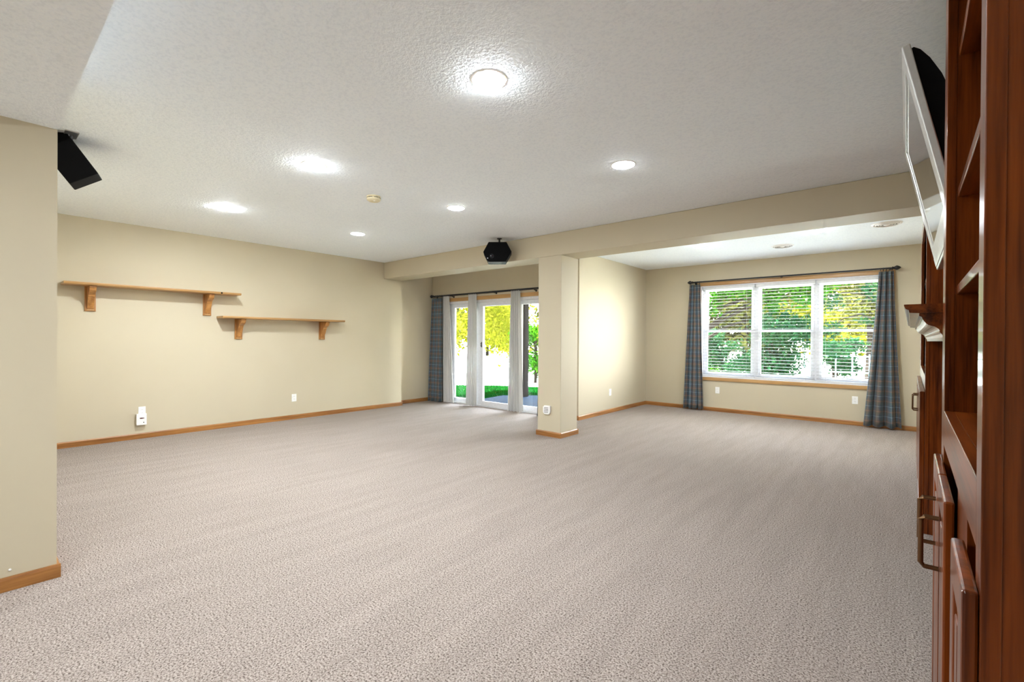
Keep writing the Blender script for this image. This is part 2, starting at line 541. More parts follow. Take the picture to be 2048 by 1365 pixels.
# blinds: one per unit, hung inside the opening
def blind(a, b, label):
    root = empty('horizontal_blind', ((a + b) / 2, U2 + .040, WO[2] + .02))
    hw = (b - a) / 2 - .012
    H = WO[3] - .022 - (WO[2] + .02)
    MB().box(-hw, hw, -.028, .028, H - .048, H - .002).build('headrail', 'blind_white', root)
    MB().box(-hw, hw, -.024, .024, .004, .022).build('bottom_rail', 'blind_white', root)
    first = None
    n_sl = 29
    for k in range(n_sl):
        z = .05 + k * (H - .115) / (n_sl - 1)
        if first is None:
            mb = MB()
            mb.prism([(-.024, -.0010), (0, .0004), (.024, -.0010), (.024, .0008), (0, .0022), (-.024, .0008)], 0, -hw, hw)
            first = o = mb.build('slat', 'slat_backlit_tone', root)
        else:
            o = first.copy()
            COL.objects.link(o)
            o.parent = root
        o.location = (0, 0, z)
        o.rotation_euler = (math.radians(1.5 + 1.0 * math.sin(k * 1.7)), 0, 0)
    for x in (-hw * .72, hw * .72):
        MB().tube([(x, -.027, .01), (x, -.027, H - .01)], .0012, 5).build('ladder_cord', 'slat_backlit_tone', root)
    return tag(root, label, 'blind', 'blinds in the triple window')
blind(*unit_edges[0], 'open horizontal blind with thin white slats toned grey as if backlit, left third of the triple window')
blind(*unit_edges[1], 'open horizontal blind with thin white slats toned grey as if backlit, middle third of the triple window')
blind(*unit_edges[2], 'open horizontal blind with thin white slats toned grey as if backlit, beside the wide plaid curtain')

# ------------------------------------------------------------------ sliding patio door
door = empty('door_1', ((DO[0] + DO[1]) / 2, UD, 0))
dx = door.location.x
MB().prism([(DO[0] - dx, 0), (DO[0] - dx, DO[3]), (DO[1] - dx, DO[3]), (DO[1] - dx, 0), (DO[1] - .045 - dx, 0), (DO[1] - .045 - dx, DO[3] - .045), (DO[0] + .045 - dx, DO[3] - .045), (DO[0] + .045 - dx, 0)], 1, .02, .15).build('frame', 'white_vinyl', door)
MB().box(DO[0] + .045 - dx, DO[1] - .045 - dx, .02, .15, .002, .030).build('threshold', 'white_vinyl', door)
pan = [(-6.94, -6.00, .085, .16, .075), (-6.135, -5.115, .040, .165, .075), (-5.155, -4.26, .085, .075, .075)]
for k, (a, b, y, sl, sr) in enumerate(pan):
    pn = MB().holed(1, y, y + .038, (a - dx, b - dx, .031, DO[3] - .047), (a + sl - dx, b - sr - dx, .105, DO[3] - .047 - .075)).build('sliding_panel', 'white_vinyl', door)
    MB().box(a + sl - .003 - dx, b - sr + .003 - dx, y + .016, y + .022, .102, DO[3] - .119).build('pane', 'glass', pn)
    if k == 1:
        hx = a + .135 - dx
        MB().tube([(hx, y - .002, 1.12), (hx, y - .028, 1.125), (hx, y - .028, 1.175), (hx, y - .002, 1.18)], .006, 8).build('handle', 'black_iron', pn)
        MB().box(hx - .010, hx + .010, y - .004, y, 1.10, 1.20).build('handle_plate', 'black_iron', pn)
for nm, b, mt_ in (('head_casing', (DO[0] - ca, DO[1] + ca, -.018, 0, DO[3] - .002, DO[3] + .066), 'pale_oak_x'),
                   ('side_casing', (DO[0] - ca, DO[0], -.018, 0, 0, DO[3] - .002), 'pale_oak_z'),
                   ('side_casing', (DO[1], DO[1] + ca, -.018, 0, 0, DO[3] - .002), 'pale_oak_z')):
    MB().box(b[0] - dx, b[1] - dx, b[2], b[3], b[4], b[5]).build(nm, mt_, door, bevel=.003)
struct(door, 'white three-panel sliding glass patio door with oak casing', 'door')

# ------------------------------------------------------------------ curtains
def cloth_mesh(name, mat, parent, top, bot, zt, zb, folds, amp, width, seed, bow=0.0, nz=26, ns=90):
    rnd = random.Random(seed)
    ph = [rnd.uniform(0, 6.28) for _ in range(4)]
    verts, uvs, faces = [], [], []
    for j in range(nz + 1):
        t = j / nz
        e = t ** (1.0 + bow)
        a = top[0] + (bot[0] - top[0]) * e
        b = top[1] + (bot[1] - top[1]) * e
        z = zt + (zb - zt) * t
        am = amp * (0.55 + 0.45 * min(1, t * 1.4))
        for i in range(ns + 1):
            s = i / ns
            w = s + 0.025 * math.sin(2 * math.pi * s * 2 + ph[0]) * t
            y = am * (math.sin(2 * math.pi * folds * w + ph[1]) + 0.28 * math.sin(2 * math.pi * folds * 2.1 * w + ph[2] + t))
            zz = z + (0.010 * math.sin(2 * math.pi * folds * w + ph[1]) if j == nz else 0)
            verts.append((a + (b - a) * s + 0.35 * am * math.cos(2 * math.pi * folds * w + ph[1]) * (0.3 + .7 * t) * (4 * s * (1 - s)), y, zz))
            uvs.append((s * width, z))
    for j in range(nz):
        for i in range(ns):
            q = j * (ns + 1) + i
            faces.append((q, q + 1, q + ns + 2, q + ns + 1))
    me = bpy.data.meshes.new(name)
    me.from_pydata(verts, [], faces)
    uvl = me.uv_layers.new(name='UVMap')
    for lp in me.loops:
        uvl.data[lp.index].uv = uvs[lp.vertex_index]
    for f in me.polygons:
        f.use_smooth = True
    me.materials.append(M[mat])
    o = bpy.data.objects.new(name, me)
    COL.objects.link(o)
    o.parent = parent
    if mat == 'plaid':
        sd = o.modifiers.new('thickness', 'SOLIDIFY')
        sd.thickness = 0.003
    return o

def ring_at(x, y, z, R, r, root):
    pts = []
    mb = MB()
    seg = 16
    for k in range(seg + 1):
        a = 2 * math.pi * k / seg
        pts.append((x, y + R * math.cos(a), z + R * math.sin(a)))
    mb.tube(pts, r, 6)
    return mb.build('curtain_ring', 'black_iron', root)

def curtain(label, group, u, zrod, top, bot, zt, zb, mat='plaid', folds=4, amp=.022, width=1.0, seed=1, rings=5, bow=0.0, cat='curtain'):
    cx = (bot[0] + bot[1]) / 2
    root = empty('plaid_curtain' if mat == 'plaid' else 'sheer_curtain', (cx, u, zb))
    L = lambda ab: (ab[0] - cx, ab[1] - cx)
    cloth_mesh('fabric', mat, root, L(top), L(bot), zt - zb, 0.0, folds, amp, width, seed, bow)
    if rings:
        for k in range(rings):
            x = top[0] + (top[1] - top[0]) * (k + .5) / rings - cx
            ring_at(x, 0, zrod - .012 - zb, .024, .0035, root)
    return tag(root, label, cat, group)

def rod(name_label, u, wall_u, z, x0, x1, brackets, r=.0115, fin=True):
    root = empty('curtain_rod', ((x0 + x1) / 2, u, z))
    cx = (x0 + x1) / 2
    MB().tube([(x0 + .05 - cx, 0, 0), (x1 - .05 - cx, 0, 0)], r, 12).build('pole', 'black_iron', root)
    if fin:
        for s, x in ((-1, x0), (1, x1)):
            prof = [(.0125, 0), (.021, .004), (.021, .012), (.013, .018), (.018, .026), (.031, .044), (.033, .056), (.024, .076), (.010, .094), (.002, .100)]
            mb = MB()
            base = x + .10 * (1 if s < 0 else -1)
            mb.lathe([(rr, s * hh) for rr, hh in prof], 14, 0, (base - cx, 0, 0))
            mb.build('finial', 'black_iron', root)
    for bx in brackets:
        mb = MB()
        mb.tube([(bx - cx, 0, -.016), (bx - cx, .02, -.020), (bx - cx, wall_u - u - .004, -.020)], .006, 8)
        o = mb.build('bracket', 'black_iron', root)
        MB().lathe([(.020, wall_u - u - .006), (.020, wall_u - u)], 12, 1, (bx - cx, 0, -.020)).build('bracket_plate', 'black_iron', o)
        MB().lathe([(.0125, -.009), (.0125, .009)], 12, 0, (bx - cx, 0, -.003)).build('bracket_cup', 'black_iron', o)
    return tag(root, name_label, 'curtain rod')

# window curtains
UC = U2 - .085
rod('black iron curtain rod with leaf finials above the triple window', UC, U2, 2.305, -3.03, -0.045, [-2.90, -1.53, -0.16])
curtain('narrow dark plaid curtain left of the triple window', 'plaid curtains', UC, 2.305, (-2.985, -2.80), (-3.075, -2.725), 2.262, .030, folds=4, amp=.034, width=.95, seed=3)
curtain('wide blue plaid curtain right of the triple window', 'plaid curtains', UC, 2.305, (-.290, -.125), (-.452, -.022), 2.262, .035, folds=3, amp=.050, width=1.0, seed=11, bow=.15)
# door curtains
UCD = UD - .085
ZR = 2.105
rod('black iron front curtain rod above the sliding door', UCD, UD, ZR, -7.335, -4.0, [-7.21, -5.60, -4.16])
rod('thin black rear rod carrying the sheers above the sliding door', UCD + .038, UD, ZR - .012, -7.22, -4.10, [-6.72, -4.70], r=.006, fin=False)
curtain('plaid curtain bunched in the corner left of the sliding door', 'plaid curtains', UCD, ZR, (-7.25, -6.95), (-7.335, -6.93), ZR - .045, .012, folds=4, amp=.036, width=1.1, seed=5)
curtain('plaid curtain on the right of the sliding door, mostly behind the column', 'plaid curtains', UCD, ZR, (-4.52, -4.20), (-4.585, -4.17), ZR - .045, .012, folds=5, amp=.026, width=1.1, seed=6)
US = UCD + .038
for (t0, t1), (b0, b1), lab, sd in (((-7.00, -6.80), (-6.98, -6.66), 'white sheer curtain beside the corner plaid curtain', 8),
                                    ((-6.27, -6.06), (-6.325, -6.045), 'grey-white sheer curtain gathered over the left door stile', 9),
                                    ((-5.22, -5.015), (-5.285, -4.94), 'grey-white sheer curtain gathered between middle and right door panels', 10)):
    curtain(lab, 'sheer door curtains', US, ZR - .012, (t0, t1), (b0, b1), ZR - .004, .018, mat='sheer', folds=5, amp=.020, width=.8, seed=sd, rings=0, cat='sheer curtain')

# ------------------------------------------------------------------ recessed lamps
def lamp_tree():
    root = empty('recessed_light')
    MB().lathe([(.098, 0), (.097, -.002), (.090, -.0035), (.086, -.0035), (.086, 0)], 32, 2, cap=False).build('trim_ring', 'white_plastic', root)
    pr = [(.085, -.003)]
    for k in range(1, 9):
        a = k / 8 * math.pi / 2
        pr.append((.085 * math.cos(a) + .0005, -.003 - .009 * math.sin(a)))
    MB().lathe(pr, 32, 2, cap=True).build('lens', 'lamp_lens_front', root)
    return root
lamp0 = lamp_tree()
spots = [(-1.68, 1.78, C, 'large bright recessed ceiling light nearest the viewer'),
         (-3.58, 1.78, C, 'recessed ceiling light in the middle of the front row'),
         (-5.475, 1.78, C, 'recessed ceiling light in the front row, closest to the shelf wall'),
         (-1.685, 3.315, C, 'recessed ceiling light closest to the beam and television'),
         (-3.582, 3.305, C, 'recessed ceiling light in the middle of the back row'),
         (-5.473, 3.315, C, 'recessed ceiling light in the back row, closest to the shelf wall'),
         (-2.249, 6.827, C, 'recessed ceiling light in the alcove, left of the round vent'),
         (-0.824, 6.827, C, 'recessed alcove ceiling light half hidden behind the beam'),
         (-1.70, -.70, S, 'added unseen recessed light in the low soffit just behind the viewer'),  # this pair is added out of view to brighten the near floor and wall
         (-1.70, -2.20, S, 'added unseen recessed light in the low soffit near the back wall')]
for i, (x, y, z, lab) in enumerate(spots):
    o = lamp0 if i == 0 else copy_tree(lamp0)
    o.location = (x, y, z)
    if y > 3 or z < C:
        for ch in children(o):
            if ch.name.startswith('lens'):
                ch.data = ch.data.copy()
                ch.data.materials[0] = M['lamp_lens_soffit_fill' if z < C else 'lamp_lens_alcove' if y > 6 else 'lamp_lens_back']
    tag(o, lab, 'ceiling light', 'recessed ceiling lights')

# round ceiling vents in the alcove
def vent(x, y, lab):
    root = empty('ceiling_vent', (x, y, C))
    MB().lathe([(.145, 0), (.145, -.003), (.128, -.014), (.122, -.010), (.122, 0)], 36, 2, cap=False).build('rim', 'white_plastic', root)
    MB().lathe([(.118, -.001), (.118, -.003)], 32, 2).build('throat', 'slot_dark', root)
    for r in (.100, .076, .052):
        MB().lathe([(r + .012, -.006), (r + .002, -.020), (r - .001, -.018), (r + .006, -.004)], 32, 2, cap=False).build('vane', 'white_plastic', root)
    MB().lathe([(.030, -.004), (.030, -.016), (.022, -.020)], 24, 2).build('hub', 'white_plastic', root)
    return tag(root, lab, 'vent', 'round ceiling vents')
vent(-1.349, 7.587, 'round white ceiling vent in front of the triple window')
vent(-0.169, 6.90, 'round white ceiling vent beside the television, partly behind the beam')

# smoke detector
sd = empty('smoke_detector', (-3.915, 2.540, C))
MB().lathe([(.066, 0), (.066, -.012), (.060, -.014), (.060, -.018), (.066, -.020), (.064, -.036), (.050, -.046), (.020, -.048)], 32, 2).build('housing', 'ivory_plastic', sd)
for k in range(7):
    a = k * 2 * math.pi / 7
    o = MB().box(-.020, .020, .0575, .0635, -.0178, -.0145).build('slot', 'slot_dark', sd)
    o.rotation_euler = (0, 0, a)
MB().lathe([(.008, -.047), (.008, -.050)], 12, 2, (.025, -.01, 0)).build('test_button', 'white_plastic', sd)
tag(sd, 'yellowed round smoke detector on the ceiling', 'smoke detector')

# ------------------------------------------------------------------ oak wall shelves
def corbel(root, y, z_top):
    """wooden scroll bracket, plate on the wall at x=0, arm reaching out to +x"""
    hh, w = .285, .098
    o = MB().box(0, .016, y - w / 2, y + w / 2, z_top - hh, z_top).build('bracket', 'bracket_oak', root, bevel=.003)
    pr = [(.016, z_top - .001), (.205, z_top - .001), (.205, z_top - .022), (.196, z_top - .030), (.188, z_top - .052), (.165, z_top - .072), (.135, z_top - .085),
          (.112, z_top - .100), (.108, z_top - .118), (.098, z_top - .124), (.088, z_top - .150), (.070, z_top - .185), (.046, z_top - .215), (.034, z_top - .238), (.028, z_top - .252), (.016, z_top - .258)]
    MB().prism(pr, 1, y - .031, y + .031).build('scroll_arm', 'bracket_oak', o, bevel=.004)
    MB().box(.016, .026, y - .030, y + .030, z_top - hh + .008, z_top - .262).build('foot_block', 'pale_oak_z', o, bevel=.002)
    return o
def wall_shelf(y0, y1, ztop, brackets, label, plug=None):
    root = empty('wall_shelf', (VL, y0, ztop - .029))
    MB().prism([(0.001, 0), (.238, 0), (.247, .007), (.250, .018), (.246, .029), (0.001, .029)], 1, 0, y1 - y0).build('board', 'pale_oak_y', root)
    for b in brackets:
        corbel(root, b - y0, 0)
    if plug is not None:
        MB().lathe([(.011, 0), (.011, .008), (.008, .011)], 14, 0, (.247, plug - y0, .016)).build('black_plug', 'black_plastic', root)
    return tag(root, label, 'shelf', 'oak wall shelves')
wall_shelf(.680, 2.440, 1.862, (.925, 2.10), 'higher oak wall shelf on two scroll brackets, left one', plug=2.20)
wall_shelf(2.215, 3.985, 1.545, (2.487, 3.715), 'lower oak wall shelf on two scroll brackets, near the beam')

# ------------------------------------------------------------------ outlets and plug-in things
def outlet(loc, rz, label, blank=False):
    """plate faces local -y"""
    root = empty('outlet', loc, rz)
    MB().box(-.036, .036, -.006, 0, -.058, .058, .002).build('cover_plate', 'white_plastic', root)
    for s in (-1, 1):
        f = MB().lathe([(.017, 0), (.017, -.0075)], 18, 1, (0, 0, s * .020)).build('receptacle', 'white_plastic', root)
        for xx in (-.006, .006):
            MB().box(xx - .0012, xx + .0012, -.0082, -.0074, s * .020 - .003, s * .020 + .006).build('slot', 'slot_dark', f)
    MB().lathe([(.003, -.006), (.003, -.0075)], 10, 1).build('screw', 'steel', root)
    return tag(root, label, 'outlet', 'white wall outlets')
RL = math.pi / 2       # on the left walls, facing +x
outlet((VL, 3.276, .330), RL, 'white outlet on the shelf wall below the lower shelf')
outlet((VL, 1.405, .335), RL, 'white outlet on the shelf wall behind the plugged-in alarm')
outlet((V1, 7.171, .353), RL, 'white outlet on the alcove side wall')
outlet((-2.518, U2, .376), 0, 'white outlet under the window next to the narrow curtain')
outlet((-.559, U2, .377), 0, 'white outlet under the window next to the wide curtain')
al = empty('carbon_monoxide_alarm', (VL + .009, 1.393, .172), RL)
MB().box(-.050, .050, -.045, 0, 0, .138, .006).build('case', 'white_plastic', al)
MB().box(-.018, .012, -.0465, -.0445, .078, .092).build('display', 'display_red', al)
MB().box(.014, .024, -.0465, -.0445, .079, .091).build('indicator', 'display_red', al)
MB().lathe([(.006, -.045), (.006, -.048)], 12, 1, (.020, 0, .032)).build('test_button', 'slot_dark', al)
tag(al, 'white plug-in alarm with small dark red display near the floor', 'alarm')
ad = empty('plug_in_freshener', (-3.528, U1, .287))
pr = [(-.040, .112), (-.044, .10), (-.056, .095), (-.056, .030), (-.046, .010), (-.028, 0), (.028, 0), (.046, .010), (.056, .030), (.056, .112)]
MB().prism([(a, b) for a, b in pr], 1, -.030, -.006).build('case', 'white_plastic', ad, bevel=.003)
MB().box(-.036, .036, -.006, 0, -.002, .110).build('cover_plate', 'white_plastic', ad)
for k in range(4):
    MB().box(-.035, .030, -.0315, -.0295, .025 + k * .019, .031 + k * .019).build('grille_slot', 'slot_dark', ad)
tag(ad, 'small white plug-in with vent slots low on the column', 'plug-in device')
bp = MB().lathe([(.006, 0), (.006, .004), (.003, .007)], 12, 0).build('wall_bumper', 'white_plastic')
bp.location = (VF, 0.140, .100)
tag(bp, 'tiny white bumper dot above the near left baseboard', 'wall bumper')

# ------------------------------------------------------------------ ceiling speakers
def hex_speaker(name, mount, center, ax_w, ax_h, label):
    """hexagonal cabinet: AX_W across the wide way, AX_H the short way, depth along their cross"""
    ax_w = Vector(ax_w).normalized()
    ax_h = (Vector(ax_h) - ax_w * Vector(ax_h).dot(ax_w)).normalized()
    ax_d = ax_w.cross(ax_h)
    root = empty(name, mount)
    off = Vector(center) - Vector(mount)
    hexa = [(-.190, 0), (-.118, .135), (.122, .135), (.190, .005), (.112, -.132), (-.125, -.132)]
    mb = MB()
    v0 = [mb.b.verts.new(off + ax_w * a + ax_h * b - ax_d * .09) for a, b in hexa]
    v1 = [mb.b.verts.new(off + ax_w * a + ax_h * b + ax_d * .09) for a, b in hexa]
    mb.b.faces.new(v0); mb.b.faces.new(v1[::-1])
    for i in range(6):
        j = (i + 1) % 6
        mb.b.faces.new((v0[i], v1[i], v1[j], v0[j]))
    cab = mb.build('cabinet', 'black_plastic', root, bevel=.006)
    return root, off, ax_w, ax_h, ax_d, cab
def arm(root, pts, r=.011):
    MB().tube(pts, r, 10).build('arm', 'black_iron', root)
# by the beam: wide face towards the room
M2 = (-4.215, 4.690, C)
toC = Vector((0, 0, EYE)) - Vector((-4.19, 4.66, 2.42))
r2, off, aw, ah, adp, cab2 = hex_speaker('ceiling_speaker', M2, (-4.215, 4.655, 2.418), CAM_R, CAM_U + CAM_F * .05, '')
MB().lathe([(.035, 0), (.035, -.006), (.020, -.012)], 20, 2).build('mount_plate', 'black_iron', r2)
arm(r2, [(0, 0, -.008), (0, 0, -.045), (.0, -.008, -.085)], .012)
face = -1 if adp.dot(toC) < 0 else 1
mb = MB()
cc = off + adp * face * .0905 - ah * .055 - aw * .075
mb.tube([cc, cc + adp * face * .004], .030, 20)
mb.build('terminal_cup', 'charcoal_plastic', cab2)
for q, w_ in ((-.012, 'steel'), (.012, 'display_red')):
    c3 = cc + aw * q + adp * face * .003
    MB().tube([c3, c3 + adp * face * .012], .005, 8).build('binding_post', w_, cab2)
c3 = off + adp * face * .0905 - ah * .085 - aw * .13
MB().tube([c3, c3 + adp * face * .004], .007, 8).build('badge', 'steel', cab2)
tag(r2, 'black hexagonal speaker hung from the ceiling in front of the beam', 'speaker', 'black ceiling speakers')
# by the near left wall: seen from its side
M1 = (-4.300, 0.455, C)
ray1 = (CAM_F + CAM_R * (140 - 1024) / F_PX - CAM_U * (322 - 682.5) / F_PX).normalized()
e1 = CAM_R * 47 - CAM_U * 59
e1 = (e1 - ray1 * e1.dot(ray1)).normalized()
e2 = CAM_R * -51.6 - CAM_U * 25.5
e2 = (e2 - ray1 * e2.dot(ray1)).normalized()
e1 = (e1 + ray1 * .12).normalized()
def at_px(px, py, depth):
    return Vector((0, 0, EYE)) + (CAM_F + CAM_R * (px - 1024) / F_PX - CAM_U * (py - 682.5) / F_PX) * depth
dep = (Vector((M1[0], M1[1], C - .25)) - Vector((0, 0, EYE))).dot(CAM_F)
e2o = (e2 - e1.normalized() * e2.dot(e1.normalized())).normalized()
hh = e1.normalized().cross(e2o)       # across the hexagon
if hh.dot(CAM_F) > 0:
    hh = -hh
cen = at_px(140, 322, dep) - hh * .135
r1, off, aw, ah, adp, cab1 = hex_speaker('ceiling_speaker', M1, cen, e1, hh, '')
MB().box(-.075, .075, -.035, .035, -.008, 0, .002).build('mount_plate', 'steel', r1)
arm(r1, [(-.02, 0, -.008), (-.025, .0, -.05), tuple(off * .35 + Vector((0, 0, -.02)))], .013)
wp = [Vector((.0, -.01, -.01)), Vector((.015, -.02, -.05)), Vector((-.01, -.03, -.10)), Vector((-.06, -.03, -.13))]
MB().tube(wp, .003, 6).build('speaker_wire', 'white_plastic', r1)
tag(r1, 'black angled speaker hung from the ceiling beside the near left wall', 'speaker', 'black ceiling speakers')

# ------------------------------------------------------------------ built-ins along the right wall
BX, BA = 0.0721, -0.0080      # front line of the face frames: slightly out of square
def built(name, s, z=0.0, t=0.0):
    return empty(name, (BX + t * math.cos(BA) - s * math.sin(BA), s * math.cos(BA) + t * math.sin(BA), z), BA)
# inside a built-in: local x = depth into the wall, local y = along the wall

def pull(parent, y, xf, z0, z1):
    """bronze bar pull standing out from the door front at x = xf"""
    MB().tube([(xf, y, z1 - .008), (xf - .026, y, z1 - .008), (xf - .033, y, z1 - .016), (xf - .033, y, z0 + .016), (xf - .026, y, z0 + .008), (xf, y, z0 + .008)], .0058, 10).build('pull_handle', 'bronze', parent)

def cab_door(root, y0, y1, z0, z1, xf, th=.0175):
    """overlay door with raised panel; front at xf, back at xf+th"""
    fr = .062
    d = MB().holed(0, xf, xf + th, (y0, y1, z0, z1), (y0 + fr, y1 - fr, z0 + fr, z1 - fr)).build('door', 'cherry_z', root, bevel=.004)
    MB().box(xf + .005, xf + th - .002, y0 + fr - .004, y1 - fr + .004, z0 + fr - .004, z1 - fr + .004).build('panel', 'cherry_z', d)
    MB().box(xf + .001, xf + .006, y0 + fr + .03, y1 - fr - .03, z0 + fr + .03, z1 - fr - .03, .002).build('raised_field', 'cherry_z', d)
    return d

# near bookcase
S0, S1, TOP = .872, 1.905, 2.45
D = .36
bk = built('bookcase', S0)
so = S0
def bb(name, mat, x0, x1, y0, y1, z0, z1, par=None, bevel=.0):
    return MB().box(x0, x1, y0 - so, y1 - so, z0, z1).build(name, mat, par or bk, bevel=bevel)
FF = .0205
bb('stile', 'cherry_z', 0, FF, S0, .931, 0, TOP, bevel=.0015)
bb('stile', 'cherry_z', 0, FF, 1.785, S1, 0, TOP, bevel=.0015)
bb('end_panel', 'cherry_z', FF, D, S0 + .003, S0 + .022, 0, TOP)
bb('side_panel', 'cherry_z', FF, D, 1.786, 1.806, 0, TOP)
bb('rail', 'cherry_y', 0, FF, .931, 1.785, .968, 1.065, bevel=.0015)
bb('rail', 'cherry_y', 0, FF, .931, 1.785, TOP - .11, TOP, bevel=.0015)
bb('toe_board', 'cherry_y', .004, FF, .931, 1.785, 0, .10)
bb('base_stile', 'cherry_z', .004, FF, 1.12, 1.33, .10, .968)
bb('base_backing', 'cherry_z', FF + .001, FF + .012, .931, 1.785, .10, .968)
bb('back_panel', 'cherry_z', D - .012, D, S0 + .022, 1.786, 0, TOP)
bb('bottom_shelf', 'cherry_y', FF, D - .012, S0 + .022, 1.786, 1.045, 1.065)
for z in (1.393, 1.664, 2.055):
    bb('shelf', 'cherry_y', .024, D - .012, S0 + .022, 1.786, z, z + .025, bevel=.002)
bb('top_board', 'cherry_y', FF, D, S0 + .022, 1.786, TOP - .02, TOP)
MB().tube([(.115, 1.7855 - so, 1.140), (.115, 1.780 - so, 1.140)], .022, 18).build('cable_grommet', 'slot_dark', bk)
for y0, y1, py in ((.878, 1.105, None), (1.336, 1.606, 1.525), (1.612, 1.900, 1.715)):
    d = cab_door(bk, y0 - so, y1 - so, .105, .922, -.0175)
    if py:
        pull(d, py - so, -.0175, .700, .838)
tag(bk, 'tall reddish-brown built-in bookcase at the right edge, nearest the viewer', 'bookcase')

# far bookcase
so = S2 = 4.06
S3 = 6.35
TOPF = 2.30
fb = built('bookcase', S2)
def fbb(name, mat, x0, x1, y0, y1, z0, z1, bevel=0.0):
    return MB().box(x0, x1, y0 - S2, y1 - S2, z0, z1).build(name, mat, fb, bevel=bevel)
fbb('stile', 'cherry_z', 0, FF, S2, 4.12, 0, TOPF, .0015)
fbb('stile', 'cherry_z', 0, FF, 5.95, S3, 0, TOPF, .0015)
fbb('end_panel', 'cherry_z', FF, D - .03, S2 + .003, S2 + .022, 0, TOPF)
fbb('side_panel', 'cherry_z', FF, D - .03, S3 - .022, S3 - .003, 0, TOPF)
fbb('rail', 'cherry_y', 0, FF, 4.12, 5.95, .96, 1.03, .0015)
fbb('rail', 'cherry_y', 0, FF, 4.12, 5.95, TOPF - .10, TOPF, .0015)
fbb('base_frame', 'cherry_y', .001, FF, 4.12, 5.95, 0, .96)
fbb('back_panel', 'cherry_z', D - .042, D - .03, S2 + .022, S3 - .022, 0, TOPF)
for z in (1.01, 1.40, 1.80):
    fbb('shelf', 'cherry_y', .024, D - .042, S2 + .022, S3 - .022, z, z + .022)
fbb('top_board', 'cherry_y', FF, D - .03, S2 + .022, S3 - .022, TOPF - .02, TOPF)
for y0, y1, py in ((4.085, 5.005, 4.945), (5.012, 5.94, 5.075)):
    d = cab_door(fb, y0 - S2, y1 - S2, .10, .93, -.026, .026)
    pull(d, py - S2, -.026, .700, .838)
tag(fb, 'reddish-brown built-in bookcase beyond the mantel, next to the window wall', 'bookcase')

# fireplace with mantel between the bookcases
fp0, fp1 = 1.910, 4.055
fpz = built('fireplace', fp0)
TF = .145                      # face of the chimney breast
yy = lambda s: s - fp0
MB().prism([(yy(fp0), 0), (yy(2.42), 0), (yy(2.42), .86), (yy(3.55), .86), (yy(3.55), 0), (yy(fp1), 0), (yy(fp1), 2.30), (yy(fp0), 2.30)], 0, TF, TF + .02).build('chimney_panel', 'cherry_z', fpz)
MB().prism([(yy(2.20), 0), (yy(2.42), 0), (yy(2.42), .86), (yy(3.55), .86), (yy(3.55), 0), (yy(3.77), 0), (yy(3.77), 1.06), (yy(2.20), 1.06)], 0, TF - .015, TF - .0005).build('stone_surround', 'stone_surround', fpz)
MB().box(TF + .10, TF + .11, yy(2.42), yy(3.55), 0, .86).build('firebox', 'firebox_black', fpz)
for a in (1.985, 3.80):
    MB().box(TF - .045, TF - .0005, yy(a), yy(a + .19), 0, 1.262, .003).build('pilaster', 'cherry_z', fpz)
v0 = BX + .008 * 1.95
mp = [(-.0025, 1.379), (-.0025, 1.374), (.002, 1.364), (.009, 1.361), (.011, 1.352), (.034, 1.350), (.0345, 1.342), (.041, 1.338), (.043, 1.331), (.047, 1.324), (.052, 1.317), (.057, 1.3125),
      (.066, 1.309), (.070, 1.308), (.076, 1.304), (.081, 1.299), (.083, 1.2945), (.082, 1.290), (.087, 1.285), (.092, 1.275), (.094, 1.262)]
mpl = [(a - v0, z) for a, z in mp]
split = 6
top_pts = mpl[:5] + [(mpl[5][0], mpl[5][1])] + [(TF, 1.350), (TF, 1.379)]
MB().prism(top_pts, 1, yy(1.950), yy(4.045)).build('mantel_shelf', 'cherry_y', fpz)
crown = mpl[6:] + [(TF, 1.262), (TF, 1.3495), (mpl[6][0], 1.3495)]
MB().prism(crown, 1, yy(1.957), yy(4.040)).build('crown_moulding', 'cherry_y', fpz)
tag(fpz, 'reddish-brown fireplace surround with crown-moulded mantel between the bookcases', 'fireplace')

# television above the mantel, tipped forward
tv_u0, tv_u1 = 2.30, 3.55
tv = empty('television', (-.018, tv_u0, 2.381), 0)
tilt = math.atan2(.149, .716)
tv.rotation_euler = (0, -tilt, -.004)   # top leans out into the room
Hh, Wd = .731, tv_u1 - tv_u0
def tvb(name, mat, x0, x1, y0, y1, z0, z1, par=None, bevel=0.0):
    return MB().box(x0, x1, y0, y1, z0, z1).build(name, mat, par or tv, bevel=bevel)
bz = .055
MB().holed(0, 0, .026, (0, Wd, -Hh, 0), (.105, Wd - .105, -Hh + .115, -bz)).build('bezel', 'silver', tv, bevel=.004)
tvb('screen', 'screen_black', .006, .010, .101, Wd - .101, -Hh + .111, -bz + .004)
tvb('speaker_bar', 'silver', -.004, .010, .05, Wd - .05, -Hh + .012, -Hh + .060, bevel=.004)
pr = [(.026, -.012), (.034, -.010), (.044, -.022), (.050, -.030), (.068, -.075), (.086, -.15), (.098, -.26), (.100, -.42), (.090, -.56), (.060, -.66), (.030, -.715), (.026, -.72)]
MB().prism([(a, b) for a, b in pr], 1, .02, Wd - .02).build('back_shell', 'black_plastic', tv, bevel=.006)
tvb('wall_mount', 'black_iron', .098, .186, Wd / 2 - .18, Wd / 2 + .18, -.50, -.22)
tag(tv, 'silver-framed flat television tipped forward on the wall above the mantel', 'television')

